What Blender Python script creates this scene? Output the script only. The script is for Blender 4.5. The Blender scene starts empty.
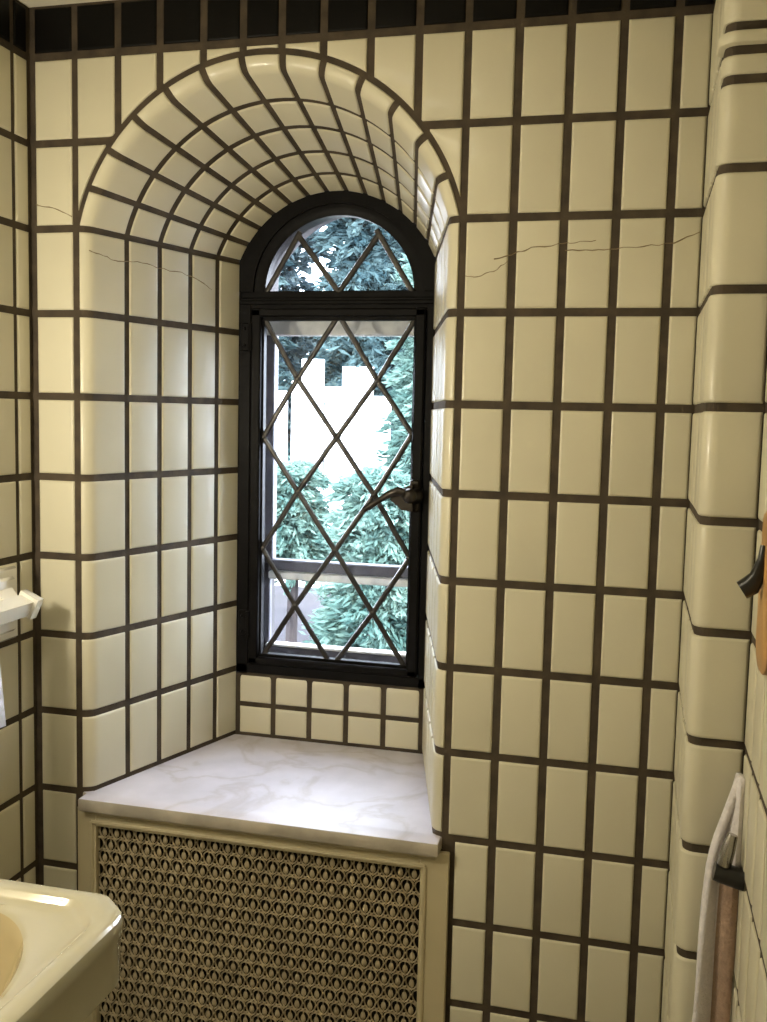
import bpy, math, random
from mathutils import Vector, Matrix
random.seed(7)
S = 0.088                      # one tile column in metres
ZF = -21.7                     # floor level in tile units
def W(p): return (p[0]*S, p[1]*S, (p[2]-ZF)*S)
COL = bpy.context.scene.collection

# ------------------------------------------------------------ materials
def new_mat(name):
    m = bpy.data.materials.new(name); m.use_nodes = True
    nt = m.node_tree; nt.nodes.clear()
    out = nt.nodes.new('ShaderNodeOutputMaterial')
    return m, nt, out
def principled(name, col, rough=.5, metal=0, noise=0, nscale=8, bump=0, bscale=40, coat=0, spec=.5, tone=False, col2=None, ndetail=3, sheen=0, trans=0):
    m, nt, out = new_mat(name)
    b = nt.nodes.new('ShaderNodeBsdfPrincipled'); nt.links.new(b.outputs[0], out.inputs[0])
    b.inputs['Roughness'].default_value = rough; b.inputs['Metallic'].default_value = metal
    b.inputs['Coat Weight'].default_value = coat; b.inputs['Coat Roughness'].default_value = .06
    b.inputs['Specular IOR Level'].default_value = spec
    b.inputs['Sheen Weight'].default_value = sheen
    tc = nt.nodes.new('ShaderNodeTexCoord')
    n = nt.nodes.new('ShaderNodeTexNoise'); n.inputs['Scale'].default_value = nscale; n.inputs['Detail'].default_value = ndetail
    nt.links.new(tc.outputs['Object'], n.inputs['Vector'])
    mix = nt.nodes.new('ShaderNodeMix'); mix.data_type = 'RGBA'
    c2 = col2 or tuple(c*(1-noise) for c in col)
    mix.inputs[6].default_value = (*c2, 1); mix.inputs[7].default_value = (*col, 1)
    r = nt.nodes.new('ShaderNodeMapRange'); r.inputs[1].default_value = .35; r.inputs[2].default_value = .65
    nt.links.new(n.outputs['Fac'], r.inputs[0]); nt.links.new(r.outputs[0], mix.inputs[0])
    src = mix.outputs[2]
    if tone:
        a = nt.nodes.new('ShaderNodeAttribute'); a.attribute_name = 'tone'
        hs = nt.nodes.new('ShaderNodeHueSaturation'); nt.links.new(src, hs.inputs['Color'])
        nt.links.new(a.outputs['Fac'], hs.inputs['Value']); src = hs.outputs[0]
    nt.links.new(src, b.inputs['Base Color'])
    if bump:
        n2 = nt.nodes.new('ShaderNodeTexNoise'); n2.inputs['Scale'].default_value = bscale; n2.inputs['Detail'].default_value = 2
        nt.links.new(tc.outputs['Object'], n2.inputs['Vector'])
        bp = nt.nodes.new('ShaderNodeBump'); bp.inputs['Strength'].default_value = bump; bp.inputs['Distance'].default_value = .002
        nt.links.new(n2.outputs['Fac'], bp.inputs['Height']); nt.links.new(bp.outputs[0], b.inputs['Normal'])
    return m
M = {}
M['tile'] = principled('cream_glazed_tile', (.62, .58, .435), .38, noise=.06, nscale=5, bump=.10, bscale=9, coat=.12, tone=True, spec=.35)
M['grout'] = principled('dark_brown_grout', (.070, .050, .030), .85, noise=.45, nscale=26, bump=.5, bscale=120)
M['black'] = principled('black_glazed_tile', (.006, .0055, .005), .4, spec=.08, noise=.2, bump=.1, bscale=8, tone=True)
M['crack'] = principled('hairline_crack', (.24, .18, .10), .9)
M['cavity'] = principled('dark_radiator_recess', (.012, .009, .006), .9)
M['plaster'] = principled('warm_white_ceiling', (.74, .69, .54), .8, noise=.05, nscale=4, bump=.2, bscale=30)
M['stone'] = principled('grey_masonry', (.06, .055, .055), .9, noise=.3, nscale=14)
M['iron'] = principled('black_painted_iron', (.009, .0085, .009), .42, noise=.35, nscale=18, bump=.35, bscale=70, spec=.07)
M['lead'] = principled('dull_lead', (.065, .06, .055), .36, metal=.65, noise=.5, nscale=30, bump=.5, bscale=90)
M['brass'] = principled('worn_bronze', (.05, .042, .035), .3, metal=.8, noise=.4, nscale=30)
M['storm'] = principled('grey_storm_frame_paint', (.10, .095, .115), .45, noise=.35, nscale=14, bump=.2)
M['stormlight'] = principled('pale_storm_frame_paint', (.88, .84, .78), .55, noise=.25, nscale=22)
M['cover'] = principled('tan_enamel', (.50, .43, .27), .42, noise=.08, nscale=6, bump=.1)
M['grille'] = principled('tan_enamelled_metal', (.42, .35, .22), .38, noise=.15, nscale=10)
M['porcelain'] = principled('cream_porcelain', (.40, .37, .265), .10, noise=.03, coat=.6)
M['stain'] = principled('yellowed_basin_glaze', (.37, .30, .165), .12, noise=.08, coat=.6)
M['ceramic'] = principled('white_ceramic', (.80, .77, .68), .12, noise=.02, coat=.6)
M['towel'] = principled('white_terry', (.74, .70, .72), .95, noise=.1, nscale=90, bump=1, bscale=260, sheen=.4)
M['towelbrown'] = principled('brown_rose_terry', (.36, .24, .17), .95, noise=.2, nscale=90, bump=1, bscale=260, sheen=.2)  # browner terry for the right part of the bath towel
M['blackmetal'] = principled('black_metal', (.008, .008, .008), .3)
M['chrome'] = principled('dull_chrome', (.45, .43, .40), .25, metal=1)
M['wood'] = principled('honey_wood', (.55, .30, .10), .4, noise=.35, nscale=9)
M['floor'] = principled('floor_tile', (.42, .38, .29), .35, noise=.2, nscale=8)
M['bark'] = principled('brown_bark', (.03, .022, .022), .9, noise=.4, nscale=6)
M['mulch'] = principled('purple_brown_mulch', (.013, .0095, .0145), .95, noise=.5, nscale=3)
M['lawn'] = principled('green_lawn', (.010, .026, .014), .95, noise=.35, nscale=6)
M['board'] = principled('white_painted_boards', (.88, .90, .90), .6, noise=.05)
def leafmat(name, c, c2):
    m, nt, out = new_mat(name)
    d = nt.nodes.new('ShaderNodeBsdfDiffuse'); t = nt.nodes.new('ShaderNodeBsdfTranslucent')
    a = nt.nodes.new('ShaderNodeAttribute'); a.attribute_name = 'tone'
    mix = nt.nodes.new('ShaderNodeMix'); mix.data_type = 'RGBA'
    mix.inputs[6].default_value = (*c, 1); mix.inputs[7].default_value = (*c2, 1)
    nt.links.new(a.outputs['Fac'], mix.inputs[0])
    nt.links.new(mix.outputs[2], d.inputs[0]); nt.links.new(mix.outputs[2], t.inputs[0])
    ms = nt.nodes.new('ShaderNodeMixShader'); ms.inputs[0].default_value = .4
    nt.links.new(d.outputs[0], ms.inputs[1]); nt.links.new(t.outputs[0], ms.inputs[2]); nt.links.new(ms.outputs[0], out.inputs[0])
    return m
M['leaf_near'] = leafmat('pale_teal_needles', (.028, .070, .064), (.16, .24, .20))
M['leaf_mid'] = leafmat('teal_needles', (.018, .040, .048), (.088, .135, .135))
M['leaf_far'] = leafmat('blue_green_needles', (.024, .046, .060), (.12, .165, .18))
def glassmat():
    m, nt, out = new_mat('window_glass')
    tr = nt.nodes.new('ShaderNodeBsdfTransparent'); gl = nt.nodes.new('ShaderNodeBsdfGlossy'); gl.inputs['Roughness'].default_value = .04
    tr.inputs[0].default_value = (.95, .98, .98, 1)
    fr = nt.nodes.new('ShaderNodeFresnel'); fr.inputs[0].default_value = 1.35
    n = nt.nodes.new('ShaderNodeTexNoise'); n.inputs['Scale'].default_value = 12
    tc = nt.nodes.new('ShaderNodeTexCoord'); nt.links.new(tc.outputs['Object'], n.inputs['Vector'])
    bp = nt.nodes.new('ShaderNodeBump'); bp.inputs['Strength'].default_value = .15; bp.inputs['Distance'].default_value = .003
    nt.links.new(n.outputs['Fac'], bp.inputs['Height']); nt.links.new(bp.outputs[0], gl.inputs['Normal'])
    ms = nt.nodes.new('ShaderNodeMixShader'); nt.links.new(fr.outputs[0], ms.inputs[0])
    nt.links.new(tr.outputs[0], ms.inputs[1]); nt.links.new(gl.outputs[0], ms.inputs[2]); nt.links.new(ms.outputs[0], out.inputs[0])
    return m
M['glass'] = glassmat()
def marble():
    m, nt, out = new_mat('grey_white_marble')
    b = nt.nodes.new('ShaderNodeBsdfPrincipled'); nt.links.new(b.outputs[0], out.inputs[0])
    b.inputs['Roughness'].default_value = .4
    tc = nt.nodes.new('ShaderNodeTexCoord')
    n = nt.nodes.new('ShaderNodeTexNoise'); n.inputs['Scale'].default_value = 4.5; n.inputs['Detail'].default_value = 8; n.inputs['Distortion'].default_value = .6
    nt.links.new(tc.outputs['Object'], n.inputs['Vector'])
    # thin veins where the noise crosses one value
    s = nt.nodes.new('ShaderNodeMath'); s.operation = 'SUBTRACT'; s.inputs[1].default_value = .5; nt.links.new(n.outputs['Fac'], s.inputs[0])
    a = nt.nodes.new('ShaderNodeMath'); a.operation = 'ABSOLUTE'; nt.links.new(s.outputs[0], a.inputs[0])
    r = nt.nodes.new('ShaderNodeValToRGB'); nt.links.new(a.outputs[0], r.inputs[0])
    r.color_ramp.elements[0].position = 0; r.color_ramp.elements[0].color = (.60, .56, .60, 1)
    r.color_ramp.elements[1].position = .035; r.color_ramp.elements[1].color = (.70, .67, .75, 1)
    e = r.color_ramp.elements.new(.2); e.color = (.74, .71, .80, 1)
    n2 = nt.nodes.new('ShaderNodeTexNoise'); n2.inputs['Scale'].default_value = 14; n2.inputs['Detail'].default_value = 5
    nt.links.new(tc.outputs['Object'], n2.inputs['Vector'])
    mx = nt.nodes.new('ShaderNodeMix'); mx.data_type = 'RGBA'; mx.blend_type = 'MULTIPLY'; mx.inputs[0].default_value = .35
    nt.links.new(r.outputs[0], mx.inputs[6]); nt.links.new(n2.outputs['Fac'], mx.inputs[7])
    nt.links.new(mx.outputs[2], b.inputs['Base Color'])
    return m
M['marble'] = marble()
M['marbleshade'] = principled('shaded_marble_edge', (.46, .41, .33), .5, noise=.3, nscale=16, ndetail=6)  # sill edge lies in shade; that shade is put into this darker colour

# ------------------------------------------------------------ mesh builder
class MB:
    def __init__(s): s.v = []; s.f = []; s.mi = []; s.tn = []; s.tone = 1.0
    def add(s, vs, fs, mi=0):
        o = len(s.v); s.v += [tuple(p) for p in vs]
        for f in fs: s.f.append(tuple(i+o for i in f)); s.mi.append(mi); s.tn.append(s.tone)
    def quad(s, a, b, c, d, mi=0): s.add([a, b, c, d], [(0, 1, 2, 3)], mi)
    def box(s, x0, x1, y0, y1, z0, z1, mi=0, b=0):
        if b <= 0:
            vs = [(x, y, z) for z in (z0, z1) for y in (y0, y1) for x in (x0, x1)]
            s.add(vs, [(0, 2, 3, 1), (4, 5, 7, 6), (0, 1, 5, 4), (2, 6, 7, 3), (0, 4, 6, 2), (1, 3, 7, 5)], mi); return
        lo = (x0, y0, z0); hi = (x1, y1, z1)   # chamfered box
        idx = {}; vs = []
        for sx in (0, 1):
            for sy in (0, 1):
                for sz in (0, 1):
                    for ax in range(3):
                        p = []
                        for k, sd in enumerate((sx, sy, sz)):
                            base = hi[k] if sd else lo[k]
                            off = 0 if k == ax else (-b if sd else b)
                            p.append(base+off)
                        idx[(sx, sy, sz, ax)] = len(vs); vs.append(p)
        fs = []
        g = lambda t, ax: idx[(*t, ax)]
        for ax in range(3):
            for sd in (0, 1):
                o = [k for k in range(3) if k != ax]
                L = []
                for (p, q) in ((0, 0), (1, 0), (1, 1), (0, 1)):
                    t = [0, 0, 0]; t[ax] = sd; t[o[0]] = p; t[o[1]] = q; L.append(g(t, ax))
                fs.append(L)
        for ax in range(3):
            o = [k for k in range(3) if k != ax]
            for p in (0, 1):
                for q in (0, 1):
                    t0 = [0, 0, 0]; t0[o[0]] = p; t0[o[1]] = q; t1 = list(t0); t1[ax] = 1
                    fs.append([g(t0, o[0]), g(t0, o[1]), g(t1, o[1]), g(t1, o[0])])
        for sx in (0, 1):
            for sy in (0, 1):
                for sz in (0, 1): fs.append([g((sx, sy, sz), a) for a in range(3)])
        s.add(vs, fs, mi)
    def tube(s, pts, rad, n=10, mi=0, flat=1.0, cap=True):
        pts = [Vector(p) for p in pts]
        rad = rad if hasattr(rad, '__len__') else [rad]*len(pts)
        vs = []; fs = []; up0 = None
        for i, p in enumerate(pts):
            d = (pts[min(i+1, len(pts)-1)]-pts[max(i-1, 0)]).normalized()
            ref = Vector((0, 1, 0)) if abs(d.y) < .9 else Vector((1, 0, 0))
            u = (ref - d*ref.dot(d)).normalized(); w = d.cross(u)
            for k in range(n):
                a = 2*math.pi*k/n
                vs.append(p + (u*math.cos(a)*flat + w*math.sin(a))*rad[i])
        for i in range(len(pts)-1):
            for k in range(n):
                a = i*n+k; b = i*n+(k+1) % n
                fs.append((a, b, b+n, a+n))
        if cap: fs.append(tuple(range(n-1, -1, -1))); fs.append(tuple((len(pts)-1)*n+k for k in range(n)))
        s.add(vs, fs, mi)
    def ball(s, c, r, n=8, mi=0, sy=1):
        vs = []; fs = []
        for i in range(n+1):
            t = math.pi*i/n
            for k in range(n):
                a = 2*math.pi*k/n
                vs.append((c[0]+r*math.sin(t)*math.cos(a), c[1]+sy*r*math.sin(t)*math.sin(a), c[2]+r*math.cos(t)))
        for i in range(n):
            for k in range(n): fs.append((i*n+k, i*n+(k+1) % n, (i+1)*n+(k+1) % n, (i+1)*n+k))
        s.add(vs, fs, mi)
    def prism(s, poly, y0, y1, mi=0):   # polygon in X-Z pushed along Y
        n = len(poly)
        vs = [(x, y0, z) for x, z in poly]+[(x, y1, z) for x, z in poly]
        fs = [tuple(range(n)), tuple(range(2*n-1, n-1, -1))]+[(i, i+n, (i+1) % n+n, (i+1) % n) for i in range(n)]
        s.add(vs, fs, mi)
    def loft(s, loops, mi=0, close=True, capa=False, capb=False):
        n = len(loops[0]); vs = [p for L in loops for p in L]; fs = []
        for i in range(len(loops)-1):
            for k in range(n if close else n-1):
                a = i*n+k; b = i*n+(k+1) % n; fs.append((a, b, b+n, a+n))
        if capa: fs.append(tuple(range(n-1, -1, -1)))
        if capb: fs.append(tuple((len(loops)-1)*n+k for k in range(n)))
        s.add(vs, fs, mi)
    def build(s, name, mats, parent=None, smooth=True, origin=None, fixn=True):
        o3 = origin or (0, 0, 0); ow = Vector(W(o3)) if origin else Vector((0, 0, 0))
        me = bpy.data.meshes.new(name)
        base = Vector(parent['_o']) if parent is not None and '_o' in parent.keys() else ow
        me.from_pydata([tuple(Vector(W(p))-base) for p in s.v], [], s.f)
        for m in (mats if isinstance(mats, (list, tuple)) else [mats]): me.materials.append(M[m])
        me.polygons.foreach_set('material_index', s.mi)
        at = me.attributes.new('tone', 'FLOAT', 'FACE'); at.data.foreach_set('value', s.tn)
        me.update()
        if fixn:
            import bmesh
            bm = bmesh.new(); bm.from_mesh(me); bmesh.ops.remove_doubles(bm, verts=bm.verts, dist=1e-6)
            bmesh.ops.recalc_face_normals(bm, faces=bm.faces); bm.to_mesh(me); bm.free()
        if smooth:
            me.polygons.foreach_set('use_smooth', [True]*len(me.polygons))
            me.set_sharp_from_angle(angle=math.radians(38))
        ob = bpy.data.objects.new(name, me); COL.objects.link(ob)
        if parent is not None: ob.parent = parent
        else: ob.location = base
        ob['_o'] = tuple(base)
        return ob
def thing(name, loc, label=None, cat=None, group=None, kind=None, parent=None):
    o = bpy.data.objects.new(name, None); COL.objects.link(o); o.empty_display_size = .05
    w = Vector(W(loc)); o['_o'] = tuple(w)
    if parent is not None: o.parent = parent; o.location = w-Vector(parent['_o'])
    else: o.location = w
    return tag(o, label, cat, group, kind)
def tag(o, label=None, cat=None, group=None, kind=None):
    if label: o['label'] = label
    if cat: o['category'] = cat
    if group: o['group'] = group
    if kind: o['kind'] = kind
    return o

# ------------------------------------------------------------ tiles
def samples(a, b, n, bev):
    L = b-a; bev = min(bev, L*.3)
    us = [a, a+bev*.12, a+bev*.45, a+bev] + [a+bev+(L-2*bev)*k/n for k in range(1, n)] + [b-bev, b-bev*.45, b-bev*.12, b]
    hs = [0, .55, .88, 1] + [1]*(n-1) + [1, .88, .55, 0]
    return us, hs
def patch(mb, f, u0, u1, v0, v1, nu=1, nv=1, bu=.06, bv=.06, h=.045, mi=0, ref=(5, -8, -5), vlo=None, tr=.035):
    mb.tone = 1+random.uniform(-tr, tr)
    us, hu = samples(u0, u1, nu, bu); vs0, hv = samples(v0, v1, nv, bv)
    e = 1e-3; pts = []; tilt = (random.uniform(-1, 1)*.006, random.uniform(-1, 1)*.006)
    for i, u in enumerate(us):
        vs = vs0
        if vlo: lo = max(v0, vlo(u)); vs = samples(lo, v1, nv, bv)[0]
        for j, v in enumerate(vs):
            p = Vector(f(u, v)); du = Vector(f(u+e, v))-Vector(f(u-e, v)); dv = Vector(f(u, v+e))-Vector(f(u, v-e))
            n = du.cross(dv).normalized()
            if n.dot(Vector(ref)-p) < 0: n = -n
            hh = min(hu[i], hv[j])
            k = (i/(len(us)-1)-.5)*tilt[0]*2+(j/(len(vs)-1)-.5)*tilt[1]*2
            pts.append(p+n*(h*hh-.004+(k if hh > 0 else 0)))
    nvn = len(vs0); fs = []
    for i in range(len(us)-1):
        for j in range(nvn-1): fs.append((i*nvn+j, i*nvn+j+1, (i+1)*nvn+j+1, (i+1)*nvn+j))
    mb.add(pts, fs, mi); mb.tone = 1
ROWS = [3.772, 1.895, .012, -1.882, -3.764, -5.626, -7.479, -9.343, -11.2, -13.098, -14.987, -16.84, -18.7, -20.57]
CEIL = 4.87; G = .081
def circ(a, h):
    R = (a*a+h*h)/(2*h); return R, h-R, math.atan2(a, -(h-R))
CX0 = 4.525
AO, HO = 4.41, 3.60          # outer edge of the arch on the wall
RO, CZO, THO = circ(AO, HO)
RC3 = .2
LX, RX1, PY, RX2, YB = -1.05, 13.65, -3.5, 14.55, -27.0

# ---- back wall
mb = MB()
fb = lambda u, v: (u, 0, v)
R_ = (5, -8, -5)
mb.quad((LX, 0, ZF), (CX0-AO, 0, ZF), (CX0-AO, 0, CEIL), (LX, 0, CEIL), 1)
mb.quad((CX0+AO, 0, ZF), (RX1, 0, ZF), (RX1, 0, CEIL), (CX0+AO, 0, CEIL), 1)
NA = 52
for k in range(NA):
    t0 = -THO+2*THO*k/NA; t1 = -THO+2*THO*(k+1)/NA
    p = [(CX0+RO*math.sin(t), CZO+RO*math.cos(t)) for t in (t0, t1)]
    mb.quad((p[0][0], 0, p[0][1]), (p[1][0], 0, p[1][1]), (p[1][0], 0, CEIL), (p[0][0], 0, CEIL), 1)
def arch(u):
    d = abs(u-CX0); R2, c2, _ = circ(AO+.04, HO+.04)
    return c2+math.sqrt(max(R2*R2-d*d, 0)) if d < R2 else -99
TOPC = [.09, 1.16, 2.17, 3.19, 4.10, 4.97, 5.89, 6.91, 7.93, 8.944]
RC = [8.944, 9.965, 10.976, 11.987, 13.007]
for i in range(9):
    a, b = TOPC[i]+G, TOPC[i+1]-G
    patch(mb, fb, a, b, 3.772+G+.01, CEIL-.06, mi=2)
    for z1, z0 in ((3.772, 1.895), (1.895, .012)):
        ok = [u for u in [a+(b-a)*k/80 for k in range(81)] if arch(u) < z1-G-.03]
        if len(ok) < 3: continue
        patch(mb, fb, ok[0], ok[-1], z0+G, z1-G, nu=10, vlo=arch, bu=.05, bv=.05)
for (a, b) in [(-.89, .105-G), (9.012, 9.965-G)]+[(RC[i]+G, RC[i+1]-G) for i in range(1, 4)]+[(RC[4]+G, RX1-.05)]:
    patch(mb, fb, a, b, 3.772+G+.01, CEIL-.06, mi=2)
    for k in range(len(ROWS)):
        z1 = ROWS[k]; z0 = ROWS[k+1] if k+1 < len(ROWS) else ZF
        if a > 9.0 and a < 9.1 and z1 < -13: a = 9.16
        if b < .1 and z1 < -13: b = .0
        patch(mb, fb, a, b, z0+G, z1-G)
# radiator recess below the shelf
x0, x1, zt = CX0-AO, CX0+AO, -13.2
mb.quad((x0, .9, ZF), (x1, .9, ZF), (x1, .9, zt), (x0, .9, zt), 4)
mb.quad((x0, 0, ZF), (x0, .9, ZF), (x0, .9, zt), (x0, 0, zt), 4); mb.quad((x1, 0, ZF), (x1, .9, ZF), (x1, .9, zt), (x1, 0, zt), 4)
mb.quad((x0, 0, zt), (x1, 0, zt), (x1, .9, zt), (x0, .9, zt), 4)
def crack(mb, pts, mi=3, r=.011):
    q = []
    for i in range(len(pts)-1):
        a, b = Vector(pts[i]), Vector(pts[i+1])
        for k in range(4):
            p = a.lerp(b, k/4)
            if k or i: p = p+Vector((0, 0, random.uniform(-.02, .02)))
            q.append(p)
    q.append(Vector(pts[-1])); mb.tube(q, [r*random.uniform(.5, 1.3) for _ in q], n=4, mi=mi)
for L in ([(9.598, -.814), (10.076, -.687), (10.346, -.611), (10.883, -.547), (11.216, -.507), (11.612, -.482)],
          [(11.022, -.67), (11.554, -.665), (12.012, -.641), (12.53, -.617), (13.103, -.563), (13.579, -.36)],
          [(9.02, -1.146), (9.262, -1.163), (9.607, -1.065), (9.876, -.866)], [(-.88, .554), (-.448, .467), (.022, .268)]):
    crack(mb, [(x, -.043, z) for x, z in L])
tag(mb.build('wall_back', ['tile', 'grout', 'black', 'crack', 'cavity'], fixn=False), kind='structure')

# ---- left wall
mb = MB(); fl = lambda u, v: (LX, u, v)
mb.quad((LX, YB, ZF), (LX, 0, ZF), (LX, 0, CEIL), (LX, YB, CEIL), 1)
y = -.13; edges = [(-.65+.06, -.13)]
yy = -.65
while yy > YB+1.1: edges.append((yy-1.01+G, yy-G)); yy -= 1.01
for a, b in edges:
    patch(mb, fl, a, b, 3.772+G+.01, CEIL-.06, mi=2)
    for k in range(len(ROWS)):
        z1 = ROWS[k]; z0 = ROWS[k+1] if k+1 < len(ROWS) else ZF
        patch(mb, fl, a, b, z0+G, z1-G)
tag(mb.build('wall_left', ['tile', 'grout', 'black'], fixn=False), kind='structure')

# ---- right wall: short return, rounded corner, narrow face, long return
mb = MB()
mb.quad((RX1, 0, ZF), (RX1, PY+RC3, ZF), (RX1, PY+RC3, CEIL), (RX1, 0, CEIL), 1)
N = 6
for k in range(N):
    a0, a1 = math.pi/2*k/N, math.pi/2*(k+1)/N
    p = [(RX1+RC3-RC3*math.cos(a), PY+RC3-RC3*math.sin(a)) for a in (a0, a1)]
    mb.quad((*p[0], ZF), (*p[1], ZF), (*p[1], CEIL), (*p[0], CEIL), 1)
mb.quad((RX1+RC3, PY, ZF), (RX2, PY, ZF), (RX2, PY, CEIL), (RX1+RC3, PY, CEIL), 1)
mb.quad((RX2, PY, ZF), (RX2, YB, ZF), (RX2, YB, CEIL), (RX2, PY, CEIL), 1)
f1 = lambda u, v: (RX1, u, v)
def fcorner(u, v):      # arclength: on the return for u<0, quarter circle, then the narrow face
    L = RC3*math.pi/2
    if u < 0: return (RX1, PY+RC3-u, v)
    if u < L: a = u/RC3; return (RX1+RC3-RC3*math.cos(a), PY+RC3-RC3*math.sin(a), v)
    return (RX1+RC3+(u-L), PY, v)
f2 = lambda u, v: (RX2, u, v)
for a, b in ((-1.0+G, -.06), (-2.01+G, -1.0-G), (-2.92+G, -2.01-G)):
    patch(mb, f1, a, b, 3.772+G, CEIL-.06, mi=2, ref=(5, a, 0))
    for k in range(len(ROWS)):
        z1 = ROWS[k]; z0 = ROWS[k+1] if k+1 < len(ROWS) else ZF
        patch(mb, f1, a, b, z0+G, z1-G)
prow = [CEIL, 3.772, 2.17, 1.81, 1.37]+ROWS[2:]+[ZF]
for k in range(len(prow)-1):
    patch(mb, fcorner, -.31, RC3*math.pi/2+(RX2-RX1-RC3)-.03, prow[k+1]+.07, prow[k]-.07, nu=14, h=.05 if k != 2 else .12, mi=0)
yy = PY-.1
while yy > YB+1.1:
    for k in range(len(ROWS)):
        z1 = ROWS[k]; z0 = ROWS[k+1] if k+1 < len(ROWS) else ZF
        patch(mb, f2, yy-1.01+G, yy-G, z0+G, z1-G)
    patch(mb, f2, yy-1.01+G, yy-G, 3.772+G, CEIL-.06, mi=2)
    yy -= 1.01
tag(mb.build('wall_right', ['tile', 'grout', 'black'], fixn=False), kind='structure')
mb = MB(); mb.quad((LX, YB, ZF), (RX2, YB, ZF), (RX2, YB, CEIL), (LX, YB, CEIL))
tag(mb.build('wall_front', ['plaster'], fixn=False), kind='structure')
mb = MB(); mb.box(LX, RX2, YB, 0, CEIL, CEIL+.3); tag(mb.build('ceiling', ['plaster']), kind='structure')
mb = MB(); mb.box(LX, RX2, YB, .9, ZF-.3, ZF); tag(mb.build('floor', ['floor']), kind='structure')

# ------------------------------------------------------------ niche
SL = .281; A0 = 4.155; RB = .28
PHI = math.pi/2-math.atan(SL); YE = RB*(1-math.cos(PHI)); AR = lambda y: A0-SL*y
AC = AR(YE)+RB*math.sin(PHI); LB = RB*PHI; FL = AO-AC
HR = lambda y: 3.27-.285*y
YN = 5.1
def prof(D):          # D arclength from the wall edge into the niche -> (Y, half width, height)
    if D < FL: y = 0; a = AO-D
    elif D < FL+LB: p = (D-FL)/RB; y = RB-RB*math.cos(p); a = AC-RB*math.sin(p)
    else:
        y = YE+(D-FL-LB)*math.cos(math.atan(SL)); a = AR(y)
    if y > YN: a = AR(YN); h = HR(YN)
    else:
        t = min(1, max(0, (y-0)/.3)); h = HR(y)+(a-AR(y))*(1+.3*(1-t))
    return y, a, h
DY = lambda y: FL+LB+(y-YE)/math.cos(math.atan(SL))
CXf = lambda y: CX0+.0265*min(y, YN)
def fJ(side):
    def f(D, v):
        y, a, h = prof(D); return (CXf(y)+side*a, y, v)
    return f
def fA(D, t):
    y, a, h = prof(D); R, cz, th = circ(a, h); q = -th+2*th*t/13
    return (CXf(y)+R*math.sin(q), y, cz+R*math.cos(q))
mb = MB()
Ds = [FL*0]+[FL+LB*k/8 for k in range(9)]+[DY(y) for y in (1.15, 2.2, 3.25, 4.25, 5.1)]
SH = -13.098
for i in range(len(Ds)-1):
    a, b = Ds[i], Ds[i+1]
    for sd in (-1, 1):
        f = fJ(sd); mb.quad(f(a, SH-.3), f(b, SH-.3), f(b, 0), f(a, 0), 1)
    for k in range(52): mb.quad(fA(a, k/4), fA(b, k/4), fA(b, (k+1)/4), fA(a, (k+1)/4), 1)
REF = (4.6, -1, -3)
dl = [.07]+[DY(y) for y in (1.15, 2.2, 3.25, 4.25)]+[DY(5.12)]
for i in range(5):
    a = dl[i]+(0 if i == 0 else .085); b = dl[i+1]-(.085 if i < 4 else .02)
    nu = 18 if i == 0 else 1
    for sd in (-1, 1):
        for k in range(2, 9):
            patch(mb, fJ(sd), a, b, ROWS[k+1]+G-(0 if k < 8 else -.03), ROWS[k]-G, nu=nu, bu=.03 if i == 0 else .05, ref=REF)
    ym = (prof(a)[0]+prof(b)[0])/2; am, hm = AR(ym), HR(ym); R, cz, th = circ(am, hm); wv = 2*th*R/13
    g = .068/wv
    for k in range(13):
        patch(mb, fA, a, b, k+g, k+1-g, nu=nu, nv=3, bu=.03 if i == 0 else .05, bv=.05/wv, ref=REF)
# back of the niche below the window: two rows of small tiles
aB = AR(YN); cB = CXf(YN)
mb.quad((cB-aB, YN, SH-.3), (cB+aB, YN, SH-.3), (cB+aB, YN, -11.3), (cB-aB, YN, -11.3), 1)
def fS(u, v):     # top edge rolls back
    t = max(0, v+11.55); r = .34
    if t <= 0: return (u, YN, v)
    a = min(t/r, 1.1); return (u, YN+r-r*math.cos(a), -11.55+r*math.sin(a))
cw = (2*aB-.16)/5
for k in range(5):
    xa = cB-aB+.10+k*cw
    patch(mb, fS, xa+.05, xa+cw-.09, -12.13, -11.17, nv=10, ref=REF)
    patch(mb, fS, xa+.05, xa+cw-.09, SH+.09, -12.26, ref=REF)
# masonry tunnel out to the open
def fT(y, t):
    a, h = AR(YN), HR(YN); R, cz, th = circ(a, h); q = -th+2*th*t
    return (cB+R*math.sin(q), y, cz+R*math.cos(q))
for y0, y1, mi in ((5.1, 8.2, 2),):
    for sd in (-1, 1): mb.quad((cB+sd*aB, y0, -11.3), (cB+sd*aB, y1, -11.3), (cB+sd*aB, y1, 0), (cB+sd*aB, y0, 0), mi)
    for k in range(26): mb.quad(fT(y0, k/26), fT(y1, k/26), fT(y1, (k+1)/26), fT(y0, (k+1)/26), mi)
    mb.quad((cB-aB, y0, -11.3), (cB+aB, y0, -11.3), (cB+aB, y1, -11.3), (cB-aB, y1, -11.3), mi)
crack(mb, [(x+.045, yv, z) for x, yv, z in [(.322+.05, .02, -.474), (.499, .419, -.537), (.637, .867, -.609), (.812, 1.437, -.503), (1.012, 2.087, -.571), (1.258, 2.887, -.584), (1.48, 3.611, -.7), (1.597, 3.989, -.869)]], 3)
tag(mb.build('wall_niche', ['tile', 'grout', 'stone', 'crack'], fixn=False), kind='structure')

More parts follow.
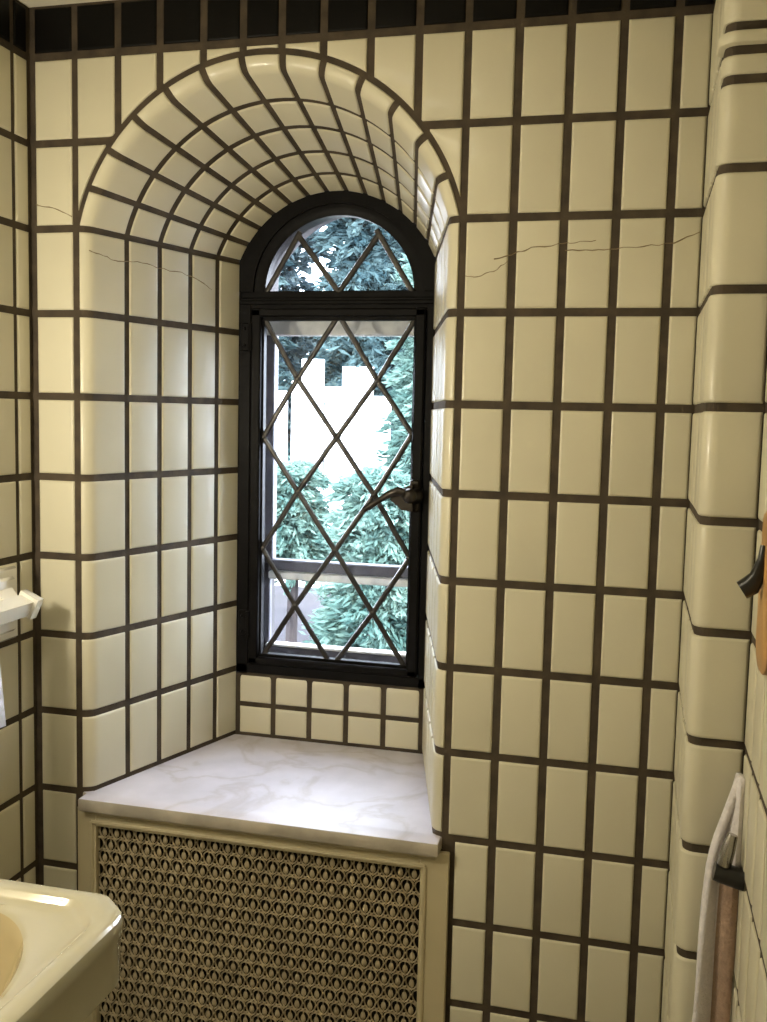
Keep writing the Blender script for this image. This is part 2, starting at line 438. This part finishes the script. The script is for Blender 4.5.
# ------------------------------------------------------------ marble shelf
mb = MB()
def slab(ins, z):
    L = [(.30+ins, -.42+ins), (8.86-ins, -.42+ins), (8.86-ins, -.06), (CX0+AC-.02-ins, .0)]
    for y in (.12, .3, 2.5, 5.08): L.append((CXf(y)+AR(y)-.01, y))
    for y in (5.08, 2.5, .3, .12): L.append((CXf(y)-AR(y)+.01, y))
    L += [(CX0-AC+.02+ins, 0), (.30+ins, -.06)]
    return [(x, y, z) for x, y in L]
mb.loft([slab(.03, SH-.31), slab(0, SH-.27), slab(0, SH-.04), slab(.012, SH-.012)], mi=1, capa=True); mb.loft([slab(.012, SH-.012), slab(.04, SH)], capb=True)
o = mb.build('marble_sill', ['marble', 'marbleshade'], origin=(4.6, 2, SH-.3)); tag(o, 'grey-white marble sill slab filling the bottom of the arched window niche', 'window sill')

# ------------------------------------------------------------ radiator cover
rc = thing('radiator_cover', (4.6, 0, ZF), 'tan metal radiator cover with a pierced lattice grille beneath the marble sill', 'radiator cover')
mb = MB(); T = SH-.31
gx0, gx1, gz1, gz0 = .60, 8.44, -13.84, -20.9
for (a, b, c, d) in ((.12, gx0, ZF, T), (gx1, 9.06, ZF, T), (gx0, gx1, gz1, T), (gx0, gx1, ZF, gz0)):
    mb.box(a, b, -.16, .0, c, d, b=.02)
mb.box(.40, 8.80, -.24, -.16, T-.13, T, b=.03)
for (p, q) in (((gx0-.10, gz1+.10), (gx1+.10, gz1+.10)), ((gx1+.10, gz1+.10), (gx1+.10, gz0-.1)), ((gx1+.1, gz0-.1), (gx0-.1, gz0-.1)), ((gx0-.1, gz0-.1), (gx0-.1, gz1+.1))):
    mb.tube([(p[0], -.16, p[1]), (q[0], -.16, q[1])], .05, n=8)
mb.build('frame', ['cover'], rc)
mb = MB(); cwid = (gx1-gx0)/25; chh = .315
def strip(mb, pts, w, y0, y1, closed=False):
    n = len(pts); L = []; Rr = []
    for i in range(n):
        a = pts[(i-1) % n] if closed or i > 0 else pts[i]; b = pts[(i+1) % n] if closed or i < n-1 else pts[i]
        dx, dz = b[0]-a[0], b[1]-a[1]; l = math.hypot(dx, dz) or 1
        nx, nz = -dz/l*w/2, dx/l*w/2
        L.append((pts[i][0]+nx, pts[i][1]+nz)); Rr.append((pts[i][0]-nx, pts[i][1]-nz))
    vs = []
    for i in range(n): vs += [(L[i][0], y1, L[i][1]), (pts[i][0], y0, pts[i][1]), (Rr[i][0], y1, Rr[i][1])]
    m = n if closed else n-1
    fs = []
    for i in range(m):
        j = (i+1) % n; fs += [(3*i, 3*j, 3*j+1, 3*i+1), (3*i+1, 3*j+1, 3*j+2, 3*i+2)]
    mb.add(vs, fs)
nrow = int((gz1-gz0)/chh)+1
Y0, Y1 = -.05, .0
for r in range(nrow):
    cz = gz1-.16-r*chh
    for k in range(-1, 26):
        cx = gx0+(k+.5+(.5 if r % 2 else 0))*cwid
        if cx < gx0-.01 or cx > gx1+.01: continue
        # teardrop ring
        ring = []
        for q in range(12):
            a = 2*math.pi*q/12
            rx = .135*(1+.18*math.sin(a)); rz = .165
            ring.append((min(max(cx+rx*math.cos(a), gx0), gx1), cz+rz*math.sin(a)))
        strip(mb, ring, .040, Y0, Y1, True)
        # pear in the middle with a stem
        pear = []
        for q in range(10):
            a = 2*math.pi*q/10
            pear.append((min(max(cx+.062*math.cos(a)*(1-.25*math.sin(a)), gx0), gx1), cz-.02+.105*math.sin(a)))
        if gx0+.02 < cx < gx1-.02:
            n0 = len(pear); mb.add([(cx, Y0-.03, cz-.02)]+[(x, Y1-.01, z) for x, z in pear], [(0, 1+i, 1+(i+1) % n0) for i in range(n0)])
        strip(mb, [(cx, cz-.19), (cx, cz-.06)], .035, Y0, Y1)
        strip(mb, [(cx, cz+.07), (cx, cz+.17)], .035, Y0, Y1)
        # little links to the neighbours
        for sx in (-1, 1):
            xb = cx+sx*cwid/2
            if gx0 <= xb <= gx1:
                strip(mb, [(cx+sx*.11, cz-.10), (xb, cz-.13)], .030, Y0, Y1)
                strip(mb, [(cx+sx*.13, cz+.05), (xb, cz+.02)], .030, Y0, Y1)
g = mb.build('grille', ['grille'], rc, fixn=False)

# ------------------------------------------------------------ casement window
w1 = thing('window_1', (cB, 5.1, -11.3), kind='structure')
FY = 5.10
mb = MB()
lc, lz, lr = 4.71, -.79, 2.06
# arched head
a, h = AR(YN), HR(YN); Rt, czt, tht = circ(a, h)
NN = 40; outer = []; inner = []; inner2 = []
for k in range(NN+1):
    t = k/NN; ang = math.pi*(1-t)
    inner.append((lc+lr*math.cos(ang), lz+lr*math.sin(ang)*.965)); inner2.append((lc+(lr+.30)*math.cos(ang), lz+(lr+.30)*math.sin(ang)*.965))
    # outward ray from lunette centre to tunnel profile
    dx, dz = math.cos(ang), math.sin(ang); best = 6
    lo, hi = 0, 6
    for _ in range(40):
        m = (lo+hi)/2; x, z = lc+dx*m, lz+dz*m
        ins = abs(x-cB) < a if z < 0 else math.hypot(x-cB, z-czt) < Rt
        if ins: lo = m
        else: hi = m
    outer.append((lc+dx*lo, lz+dz*lo))
loops = []
for P, y in ((outer, FY+.4), (outer, FY), (inner2, FY), (inner2, FY+.08), ([((p[0]+q[0])/2, (p[1]+q[1])/2) for p, q in zip(inner, inner2)], FY+.08), (inner, FY+.14), (inner, FY+.4)):
    loops.append([(x, y, z) for x, z in P])
mb.loft(loops, close=False)
xl, xr = cB-a, cB+a
mb.box(xl, xr, FY, FY+.4, -1.08, -.95, b=.02); mb.box(xl, xr, FY+.10, FY+.4, -.97, -.76, b=.03)
mb.box(xl, xr, FY-.04, FY+.3, -1.14, -1.02, b=.03)
mb.box(xl, 2.30, FY, FY+.4, -11.36, -1.05, b=.03); mb.box(7.16, xr, FY, FY+.4, -11.36, -1.05, b=.03)
mb.box(xl, xr, FY, FY+.4, -11.31, -11.03, b=.03)
mb.box(2.26, 7.2, FY+.02, FY+.3, -1.26, -1.1, b=.02)
fr = mb.build('window_frame', ['iron'], w1)
mb = MB(); LY = FY+.16
segs = [((4.72, -.80), (3.55, .72)), ((4.72, -.80), (5.80, .70)), ((2.68, -.78), (3.62, .80)), ((6.72, -.80), (5.72, .80))]
for p, q in segs: mb.tube([(p[0], LY, p[1]), (q[0], LY, q[1])], .078, n=8, flat=.8)
mb.build('fanlight_lead_came', ['lead'], fr)
mb = MB(); P = inner; mb.add([(lc, LY+.02, lz)]+[(x, LY+.02, z) for x, z in P], [(0, i+1, i+2) for i in range(len(P)-1)])
mb.build('fanlight_pane', ['glass'], fr, fixn=False)
# sash
mb = MB(); sy0, sy1 = FY-.06, FY+.3
mb.box(2.32, 2.60, sy0, sy1, -11.02, -1.22, b=.04); mb.box(6.86, 7.14, sy0, sy1, -11.02, -1.22, b=.04)
mb.box(2.32, 7.14, sy0, sy1, -1.46, -1.24, b=.04); mb.box(2.32, 7.14, sy0, sy1, -11.02, -10.82, b=.04)
mb.box(2.58, 2.65, FY+.08, sy1, -10.85, -1.4, b=.015); mb.box(6.81, 6.88, FY+.08, sy1, -10.85, -1.4, b=.015)
mb.box(2.6, 6.86, FY+.08, sy1, -1.55, -1.44, b=.015); mb.box(2.6, 6.86, FY+.08, sy1, -10.84, -10.74, b=.015)
sash = mb.build('casement_sash', ['iron'], w1)
mb = MB()
T_ = (4.73, -1.52); L2 = (2.64, -4.70); R2 = (6.82, -4.52); L4 = (2.64, -7.78); R4 = (6.83, -7.82)
a1, b1, M2, a3, b3, M4, a5, b5 = (3.60, -3.10), (5.83, -3.11), (4.73, -4.66), (3.65, -6.17), (5.81, -6.17), (4.74, -7.73), (3.62, -9.33), (5.84, -9.38)
paths = [[(2.66, -1.55), a1, M2, b3, R4], [(4.66, -1.50), a1, L2], [(4.80, -1.50), b1, R2], [(6.80, -1.55), b1, M2, a3, L4],
         [L2, a3, M4, b5, (6.76, -10.8)], [R2, b3, M4, a5, (2.70, -10.8)], [L4, a5, (4.64, -10.85)], [R4, b5, (4.80, -10.85)]]
for P in paths:
    pts = []
    for i in range(len(P)-1):
        for k in range(5):
            t = k/5; pts.append((P[i][0]*(1-t)+P[i+1][0]*t+random.uniform(-.008, .008), LY, P[i][1]*(1-t)+P[i+1][1]*t))
    pts.append((P[-1][0], LY, P[-1][1])); mb.tube(pts, .074, n=8, flat=.8)
for c in (a1, b1, M2, a3, b3, M4, a5, b5, L2, R2, L4, R4): mb.ball((c[0], LY, c[1]), .105, 8, sy=.8)
mb.build('diamond_lead_came', ['lead'], sash)
mb = MB(); mb.quad((2.6, LY+.02, -10.84), (6.88, LY+.02, -10.84), (6.88, LY+.02, -1.45), (2.6, LY+.02, -1.45))
mb.build('diamond_pane', ['glass'], sash, fixn=False)
mb = MB()
mb.box(6.84, 7.12, sy0-.10, sy0+.02, -6.55, -5.70, b=.05)
mb.tube([(6.98, sy0-.05, -6.12), (6.98, sy0-.42, -6.12)], [.24, .15], n=12)
mb.ball((6.93, sy0-.42, -6.10), .20, 10)
mb.prism([(6.98, -5.80), (6.42, -6.02), (6.40, -6.22), (6.70, -6.48), (7.0, -6.52)], sy0-.36, sy0-.14)
mb.tube([(6.90, sy0-.42, -6.06), (6.62, sy0-.48, -5.98), (6.40, sy0-.48, -6.07), (6.1, sy0-.44, -6.26), (5.86, sy0-.42, -6.42), (5.70, sy0-.42, -6.52)], [.13, .12, .10, .075, .095, .07], n=10, flat=.8)
mb.build('handle', ['brass'], sash)
for z in (-2.0, -9.9):
    mb = MB(); mb.box(2.02, 2.34, FY-.06, FY+.02, z-.38, z+.38, b=.03); mb.tube([(2.31, FY-.08, z-.36), (2.31, FY-.08, z+.36)], .06, n=8)
    for dz in (-.22, .22): mb.ball((2.14, FY-.06, z+dz), .05, 6)
    mb.build('hinge', ['iron'], fr)
# storm window
w2 = thing('window_2', (cB, 6.5, -11.3), kind='structure')
mb = MB(); sy, sb = 6.5, 6.85
mb.box(xl, 2.47, sy, sb, -8.4, -1.3, b=.03); mb.box(xl, 2.36, sy+.12, sb, -11.3, -8.4, b=.03)
mb.box(6.95, xr, sy, sb, -11.3, -1.3, b=.03)
mb.box(xl, xr, sy+.02, sb, -11.3, -10.84, b=.03)
lo_ = []
for P, y in (([(cB+(x-lc)*1.0+.0, z) for x, z in outer], sb), (outer, sy), ([(cB+(x-lc)*1.1, lz+(z-lz)*1.04) for x, z in inner2], sy), ([(cB+(x-lc)*1.1, lz+(z-lz)*1.04) for x, z in inner2], sb)): lo_.append([(x, y, z-.1) for x, z in P])
mb.box(xl, xl+.02, sy, sb, -8, -7)
sf = mb.build('storm_frame', ['storm'], w2)
mb = MB(); mb.loft(lo_, close=False); mb.build('arched_head', ['iron'], sf)
mb = MB(); mb.box(xl, xr, sy-.03, sb, -1.84, -1.1, b=.03); mb.build('head_rail', ['stormlight'], sf)
mb = MB(); mb.box(2.36, 6.95, sy-.06, sb, -8.58, -8.27, b=.03); mb.build('meeting_rail', ['storm'], sf)
mb = MB(); mb.box(2.36, 6.95, sy-.02, sb, -8.84, -8.62, b=.03); mb.build('meeting_rail_lip', ['stormlight'], sf)
mb = MB(); mb.box(2.30, 6.95, sy-.02, sb, -10.84, -10.76, b=.02); mb.build('bottom_bead', ['stormlight'], sf)
mb = MB(); mb.quad((2.3, 6.7, -10.9), (7, 6.7, -10.9), (7, 6.7, -1.6), (2.3, 6.7, -1.6)); mb.build('storm_pane', ['glass'], sf, fixn=False)

# ------------------------------------------------------------ wash basin
bs = thing('wash_basin', (1.8, -9.8, ZF), 'cream porcelain pedestal wash basin with clipped corners against the left wall', 'sink')
BX0, BX1, BY0, BY1, BZ = -1.0, 5.06, -13.3, -6.3, -12.0
bcx, bcy = 2.55, -9.8
NB = 160
def rect_loop(ins, z, ch=.62, x0=BX0, cx=bcx, cy=bcy):
    X0, X1, Y0_, Y1_ = x0+(ins if ins > .3 else 0), BX1-ins, BY0+ins, BY1-ins
    poly = [(X0, Y0_), (X1-ch, Y0_), (X1-ch*.18, Y0_+ch*.72), (X1, Y0_+ch*1.15), (X1, Y1_-ch*1.15), (X1-ch*.18, Y1_-ch*.72), (X1-ch, Y1_), (X0, Y1_)]
    out = []
    for k in range(NB):
        a = 2*math.pi*k/NB; dx, dy = math.cos(a), math.sin(a); best = 1e9
        for i in range(len(poly)):
            (ax, ay), (bx, by) = poly[i], poly[(i+1) % len(poly)]
            ex, ey = bx-ax, by-ay; den = dx*ey-dy*ex
            if abs(den) < 1e-9: continue
            t = ((ax-cx)*ey-(ay-cy)*ex)/den; s_ = ((ax-cx)*dy-(ay-cy)*dx)/den
            if t > 0 and -1e-6 <= s_ <= 1+1e-6: best = min(best, t)
        out.append((cx+dx*best, cy+dy*best, z))
    return out
def ell(rx, ry, z, cx=bcx, cy=bcy): return [(cx+rx*math.cos(2*math.pi*k/NB), cy+ry*math.sin(2*math.pi*k/NB), z) for k in range(NB)]
mb = MB()
ped = lambda r, z: [(1.3+r*.8*math.cos(2*math.pi*k/NB), bcy+r*math.sin(2*math.pi*k/NB), z) for k in range(NB)]
mb.loft([ped(1.3, -15.9), ell(2.2, 2.3, -15.2, 1.4), rect_loop(1.15, -14.3), rect_loop(.55, -13.5), rect_loop(.12, -13.15), rect_loop(.04, -13.05), rect_loop(.04, -12.35), rect_loop(.0, -12.25), rect_loop(.0, -12.10),
         rect_loop(.03, -12.03), rect_loop(.09, -12.0), rect_loop(.34, -12.0), rect_loop(.38, -12.02), rect_loop(.42, -12.09), rect_loop(.50, -12.125), rect_loop(.62, -12.13)], capa=True)
mb.loft([rect_loop(.62, -12.13), ell(1.97, 2.9, -12.15, 2.5), ell(1.88, 2.8, -12.2, 2.5)])
mb.loft([ell(1.88, 2.8, -12.2, 2.5), ell(1.8, 2.7, -12.4, 2.5), ell(1.6, 2.4, -12.9, 2.45), ell(1.15, 1.8, -13.4, 2.4), ell(.6, .9, -13.75, 2.3), ell(.15, .15, -13.85, 2.2)], mi=1, capb=True)
mb.build('basin', ['porcelain', 'stain'], bs)
mb = MB(); mb.loft([ped(1.3, -15.9), ped(1.15, -17), ped(1.1, -19.5), ped(1.35, -20.8), ped(1.7, -21.2), ped(1.75, ZF)], capa=True, capb=True); mb.build('pedestal', ['porcelain'], bs)

# ------------------------------------------------------------ towel bar + hand towel on the left wall
tb = thing('towel_bar', (LX, -4, -8.4), 'white ceramic towel bar with square end cap on the left wall', 'towel bar')
for yc in (-1.65, -7.2):
    mb = MB(); mb.box(LX+.03, LX+.16, yc-.75, yc+.75, -9.25, -7.60, b=.05); mb.box(LX+.14, LX+.26, yc-.55, yc+.55, -9.05, -7.80, b=.06)
    mb.loft([[(LX+.2, yc-.42, -8.85), (LX+.2, yc+.42, -8.85), (LX+.2, yc+.42, -8.0), (LX+.2, yc-.42, -8.0)],
             [(-.52, yc-.22, -8.62), (-.52, yc+.22, -8.62), (-.52, yc+.22, -8.2), (-.52, yc-.22, -8.2)]], capa=True, capb=True)
    mb.build('bracket', ['ceramic'], tb)
mb = MB()
def dia(y, r): return [(-.42+r*math.cos(a+.35), y, -8.40+r*math.sin(a+.35)) for a in [math.pi/2*k for k in range(4)]]
mb.loft([dia(-1.35, .25), dia(-7.6, .25)], capa=True, capb=True); mb.build('bar', ['ceramic'], tb)
for y0, y1 in ((-1.36, -1.05), (-7.9, -7.59)):
    mb = MB(); mb.loft([dia(y0, .25), dia(y0+.03, .34), dia(y1-.05, .34), dia(y1, .29)], capa=True, capb=True); mb.build('end_cap', ['ceramic'], tb)
mb = MB(); L = []
for i in range(15):
    t = i/14
    if t < .45: x, z = -.75, -11.0+(t/.45)*2.6
    elif t < .62: a = (t-.45)/.17*math.pi; x, z = -.42-.33*math.cos(a), -8.38+.33*math.sin(a)
    else: x, z = -.09, -8.38-(t-.62)/.38*2.35
    L.append([(x+.03*math.sin(3*y+2*t), -2.9+.30*max(0, (t-.62)/.38) - 3.0*y/10, z) for y in range(11)])
L2_ = [[(p[0]+.05, p[1], p[2]+.02) for p in r] for r in L]
mb.loft(L, close=False); 
ob = mb.build('hand_towel', ['towel'], origin=(-.4, -4, -9.5)); md = ob.modifiers.new('thickness', 'SOLIDIFY'); md.thickness = .005
tag(ob, 'white towel folded over the ceramic towel bar on the left wall', 'towel')

# ------------------------------------------------------------ towel, ring and hook board on the right
wr = thing('towel_holder', (RX2, -4.4, -11.2), 'small black metal towel holder sticking out over the white towel on the right', 'towel holder')
mb = MB(); mb.tube([(RX2-.02, -4.42, -11.22), (RX2-.12, -4.42, -11.22), (14.20, -4.42, -11.16), (14.08, -4.42, -11.14)], [.19, .17, .17, .15], n=14); mb.build('arm', ['blackmetal'], wr)
mb = MB(); mb.tube([(14.22, -4.46, -11.0), (14.27, -4.48, -10.75), (14.33, -4.46, -10.5)], [.12, .11, .08], n=10); mb.build('knob', ['chrome'], wr)
mb = MB()
left = [(-9.70, 14.44), (-9.95, 14.36), (-10.35, 14.24), (-10.8, 14.10), (-11.2, 14.03), (-11.8, 13.98), (-12.7, 13.94), (-14, 13.90), (-15.5, 13.85), (-17, 13.83)]
right = [(-9.70, 14.50), (-17, 14.50)]
rowsT = []
for k in range(30):
    z = -9.70-7.3*k/29
    for i in range(len(left)-1):
        if left[i][0] >= z-1e-6 >= left[i+1][0]-1e-3:
            t = (left[i][0]-z)/(left[i][0]-left[i+1][0]); xl_ = left[i][1]*(1-t)+left[i+1][1]*t
    row = []
    for j in range(15):
        s_ = j/14; x = xl_+(14.47-xl_)*s_
        row.append((x, -3.98-.10*math.cos(s_*7+.4*math.sin(z)) - .05*min(1, k/6), z))
    rowsT.append(row)
mbt = MB()
for i in range(29):
    for j in range(14):
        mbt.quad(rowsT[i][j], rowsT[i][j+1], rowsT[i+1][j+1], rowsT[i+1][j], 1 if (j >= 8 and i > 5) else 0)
ob = mbt.build('bath_towel', ['towel', 'towelbrown'], origin=(14.2, -4, -13)); md = ob.modifiers.new('thickness', 'SOLIDIFY'); md.thickness = .012; md.offset = 0
tag(ob, 'white bath towel with brownish stripe hanging at the right edge', 'towel')
hb = thing('hook_board', (RX2, -5, -6.4), 'honey wood board with one black hook on the right wall', 'hook board')
mb = MB(); pl = []
for k in range(13):
    a = math.pi+math.pi*k/12; pl.append((-5.6+.55*math.cos(a), -7.15+.45*math.sin(a)))
pl += [(-5.05, -5.55)]+[(-5.6+.55*math.cos(math.pi*k/8), -5.45+.25*math.sin(math.pi*k/8)) for k in range(1, 8)]+[(-6.15, -5.55)]
mb.loft([[(RX2-.02, y, z) for y, z in pl], [(RX2-.09, y, z) for y, z in pl], [(RX2-.13, -5.6+(y+5.6)*.9, -6.35+(z+6.35)*.95) for y, z in pl]], capa=True, capb=True); mb.build('board', ['wood'], hb)
mb = MB(); mb.tube([(RX2-.13, -5.5, -5.75), (14.40, -5.5, -5.95), (14.34, -5.5, -6.2), (14.26, -5.5, -6.34), (14.14, -5.5, -6.42)], [.06, .07, .11, .15, .14], n=10); mb.build('hook', ['blackmetal'], hb)

# ------------------------------------------------------------ outside
mb = MB(); mb.quad((-220, 8.2, -24.5), (60, 8.2, -24.5), (60, 420, -24.5), (-220, 420, -24.5)); tag(mb.build('ground', ['mulch'], fixn=False), kind='structure')
mb = MB(); P = [(-60+30*math.cos(a)*(1+.1*math.sin(3*a)), 105+26*math.sin(a), -24.3) for a in [2*math.pi*k/24 for k in range(24)]]
mb.add(P, [tuple(range(24))]); o = mb.build('lawn', ['lawn'], fixn=False); tag(o, 'green lawn patch beyond the window behind the shrubs', 'lawn', kind='stuff')
def foliage(mb, bx, by, z0, z1, rad, nb, nl, size, droop=.35, flat=0.5, taper=.75):
    for b in range(nb):
        t = random.random()**.85; z = z0+(z1-z0)*t; L = rad*(1-t*taper)*random.uniform(.6, 1.1); a = random.uniform(0, 2*math.pi)
        d = Vector((math.cos(a), math.sin(a), random.uniform(-.25, .25))); tn = random.uniform(.0, 1)
        for l in range(nl):
            s_ = random.random()**.6; p = Vector((bx, by, z))+d*L*s_+Vector((0, 0, -droop*L*s_*s_))
            p += Vector((random.gauss(0, 1), random.gauss(0, 1), random.gauss(0, flat)))*(.11*rad)*(1.15-s_*.8)
            n1 = Vector((random.gauss(0, 1), random.gauss(0, 1), random.gauss(0, 1))).normalized(); q = (d+n1*.7).normalized()
            w = q.cross(n1).normalized()*size*.22; q = q*size*random.uniform(.6, 1.2)
            mb.tone = max(0, min(1, tn*.55+random.uniform(0, .45)))
            mb.add([p-q, p+w, p+q, p-w], [(0, 1, 2, 3)])
    mb.tone = 1
def tree(name, bx, by, z0, z1, rad, nb, nl, size, mat, label, cat='tree', droop=.35, group=None, taper=.75):
    t = thing(name, (bx, by, -24.5), label, cat, group)
    mb = MB(); mb.tube([(bx, by, -24.5), (bx+.3, by, (z0+z1)/2), (bx, by, z1)], [rad*.06+.25, rad*.04+.15, .1], n=8); mb.build('trunk', ['bark'], t)
    mb = MB(); foliage(mb, bx, by, z0, z1, rad, nb, nl, size, droop, taper=taper); mb.build('foliage', [mat], t, smooth=False, fixn=False)
tree('garden_shrub', -4.2, 46, -21, -8.0, 5.6, 300, 90, .5, 'leaf_near', 'light teal green shrub spreading low in front of the white boards', 'shrub', taper=.35)
tree('garden_shrub', -15.6, 60, -17.5, -8.4, 5.2, 200, 75, .5, 'leaf_near', 'blue-green shrub at the left foot of the white boards', 'shrub', taper=.4)
tree('conifer_tree', -3.6, 63, -18, 9, 5.6, 300, 85, .6, 'leaf_near', 'pale green conifer filling the right side of the window view', taper=.3)
tree('conifer_tree', -31, 76, -22, -1, 4.6, 60, 45, .8, 'leaf_mid', 'thin blue-green tree at the left edge of the window view')
TL = ['dark spruce furthest left beyond the window, in the nearer row', 'dark spruce behind the left end of the white boards', 'dark spruce rising behind the right end of the white boards', 'dark spruce directly behind the pale green conifer',
      'far spruce furthest left beyond the window, in the back row', 'far tall spruce seen through the left of the arched top light', 'far tall spruce seen through the middle of the arched top light', 'far spruce seen through the right of the arched top light']
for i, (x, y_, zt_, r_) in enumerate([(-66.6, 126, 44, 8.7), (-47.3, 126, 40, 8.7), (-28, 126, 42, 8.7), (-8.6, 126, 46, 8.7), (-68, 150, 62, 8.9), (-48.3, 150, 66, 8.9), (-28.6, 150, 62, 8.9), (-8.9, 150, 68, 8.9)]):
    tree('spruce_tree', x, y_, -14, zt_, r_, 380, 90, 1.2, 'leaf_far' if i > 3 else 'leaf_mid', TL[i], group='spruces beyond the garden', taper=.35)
fe = thing('house_boards', (-22, 90, -24.5), 'blown-out white fence parts built as uneven upright boards beyond the window', 'house')  # boards stand in for bright house parts between the trees
for x0_, x1_, zt_ in ((-28.6, -27.0, -1.6), (-26.4, -25.4, -.4), (-25.2, -22.6, 2.1), (-22.3, -20.5, -1.0), (-20.3, -18.9, 1.3), (-18.75, -18.45, 1.2), (-18.3, -16.7, 1.3), (-16.6, -14.6, -2.0)):
    mb = MB(); mb.box(x0_, x1_, 90, 90.5, -24.5, zt_, b=.04); mb.build('board', ['board'], fe)
mb = MB(); mb.box(-28.6, -14.6, 90.5, 91, -14.6, -13.2, b=.05); mb.build('rail', ['board'], fe)

# ------------------------------------------------------------ light
wd = bpy.data.worlds.new('sky'); bpy.context.scene.world = wd; wd.use_nodes = True
nt = wd.node_tree; bg = nt.nodes['Background']; bg.inputs[0].default_value = (.80, .85, 1, 1); bg.inputs[1].default_value = 23
def lamp(name, kind, loc, energy, col, **kw):
    l = bpy.data.lights.new(name, kind); l.energy = energy; l.color = col
    for k, v in kw.items():
        if k != 'aim': setattr(l, k, v)
    o = bpy.data.objects.new(name, l); COL.objects.link(o); o.location = W(loc)
    if 'aim' in kw: o.rotation_euler = (Vector(W(kw['aim']))-Vector(W(loc))).to_track_quat('-Z', 'Y').to_euler()
    return o
lamp('sun', 'SUN', (0, -30, 60), 12, (1, .96, .88), angle=.03, aim=(-25, 60, -24))
lamp('sconce_lamp', 'POINT', (-.4, -9.5, -4.4), 22.5, (1, .905, .71), shadow_soft_size=.06)
lamp('ceiling_fill', 'AREA', (4.5, -10.5, 4.8), 5.2, (1, .90, .68), shape='SQUARE', size=.35, aim=(4.5, -10.5, -10))  # unseen fill light added under the ceiling

# ------------------------------------------------------------ camera
cam = bpy.data.cameras.new('camera'); co = bpy.data.objects.new('camera', cam); COL.objects.link(co)
RR = [[.9693967527, -.2412725388, -.0453596493], [.2444608129, .9656531986, .0880500485], [.0225576317, -.0964440879, .9950827559]]
mat = Matrix(((RR[0][0], RR[0][2], -RR[0][1], 0), (RR[1][0], RR[1][2], -RR[1][1], 0), (RR[2][0], RR[2][2], -RR[2][1], 0), (0, 0, 0, 1)))
mat.translation = Vector(W((12.5557626, -20.6502887, -3.9985437)))
co.matrix_world = mat
cam.sensor_fit = 'HORIZONTAL'; cam.sensor_width = 36; cam.lens = 1000/767*36; cam.clip_start = .02; cam.clip_end = 200
sc = bpy.context.scene; sc.camera = co
sc.view_settings.view_transform = 'Standard'; sc.view_settings.look = 'None'; sc.view_settings.exposure = 0
for o in bpy.data.objects:
    if '_o' in o.keys(): del o['_o']
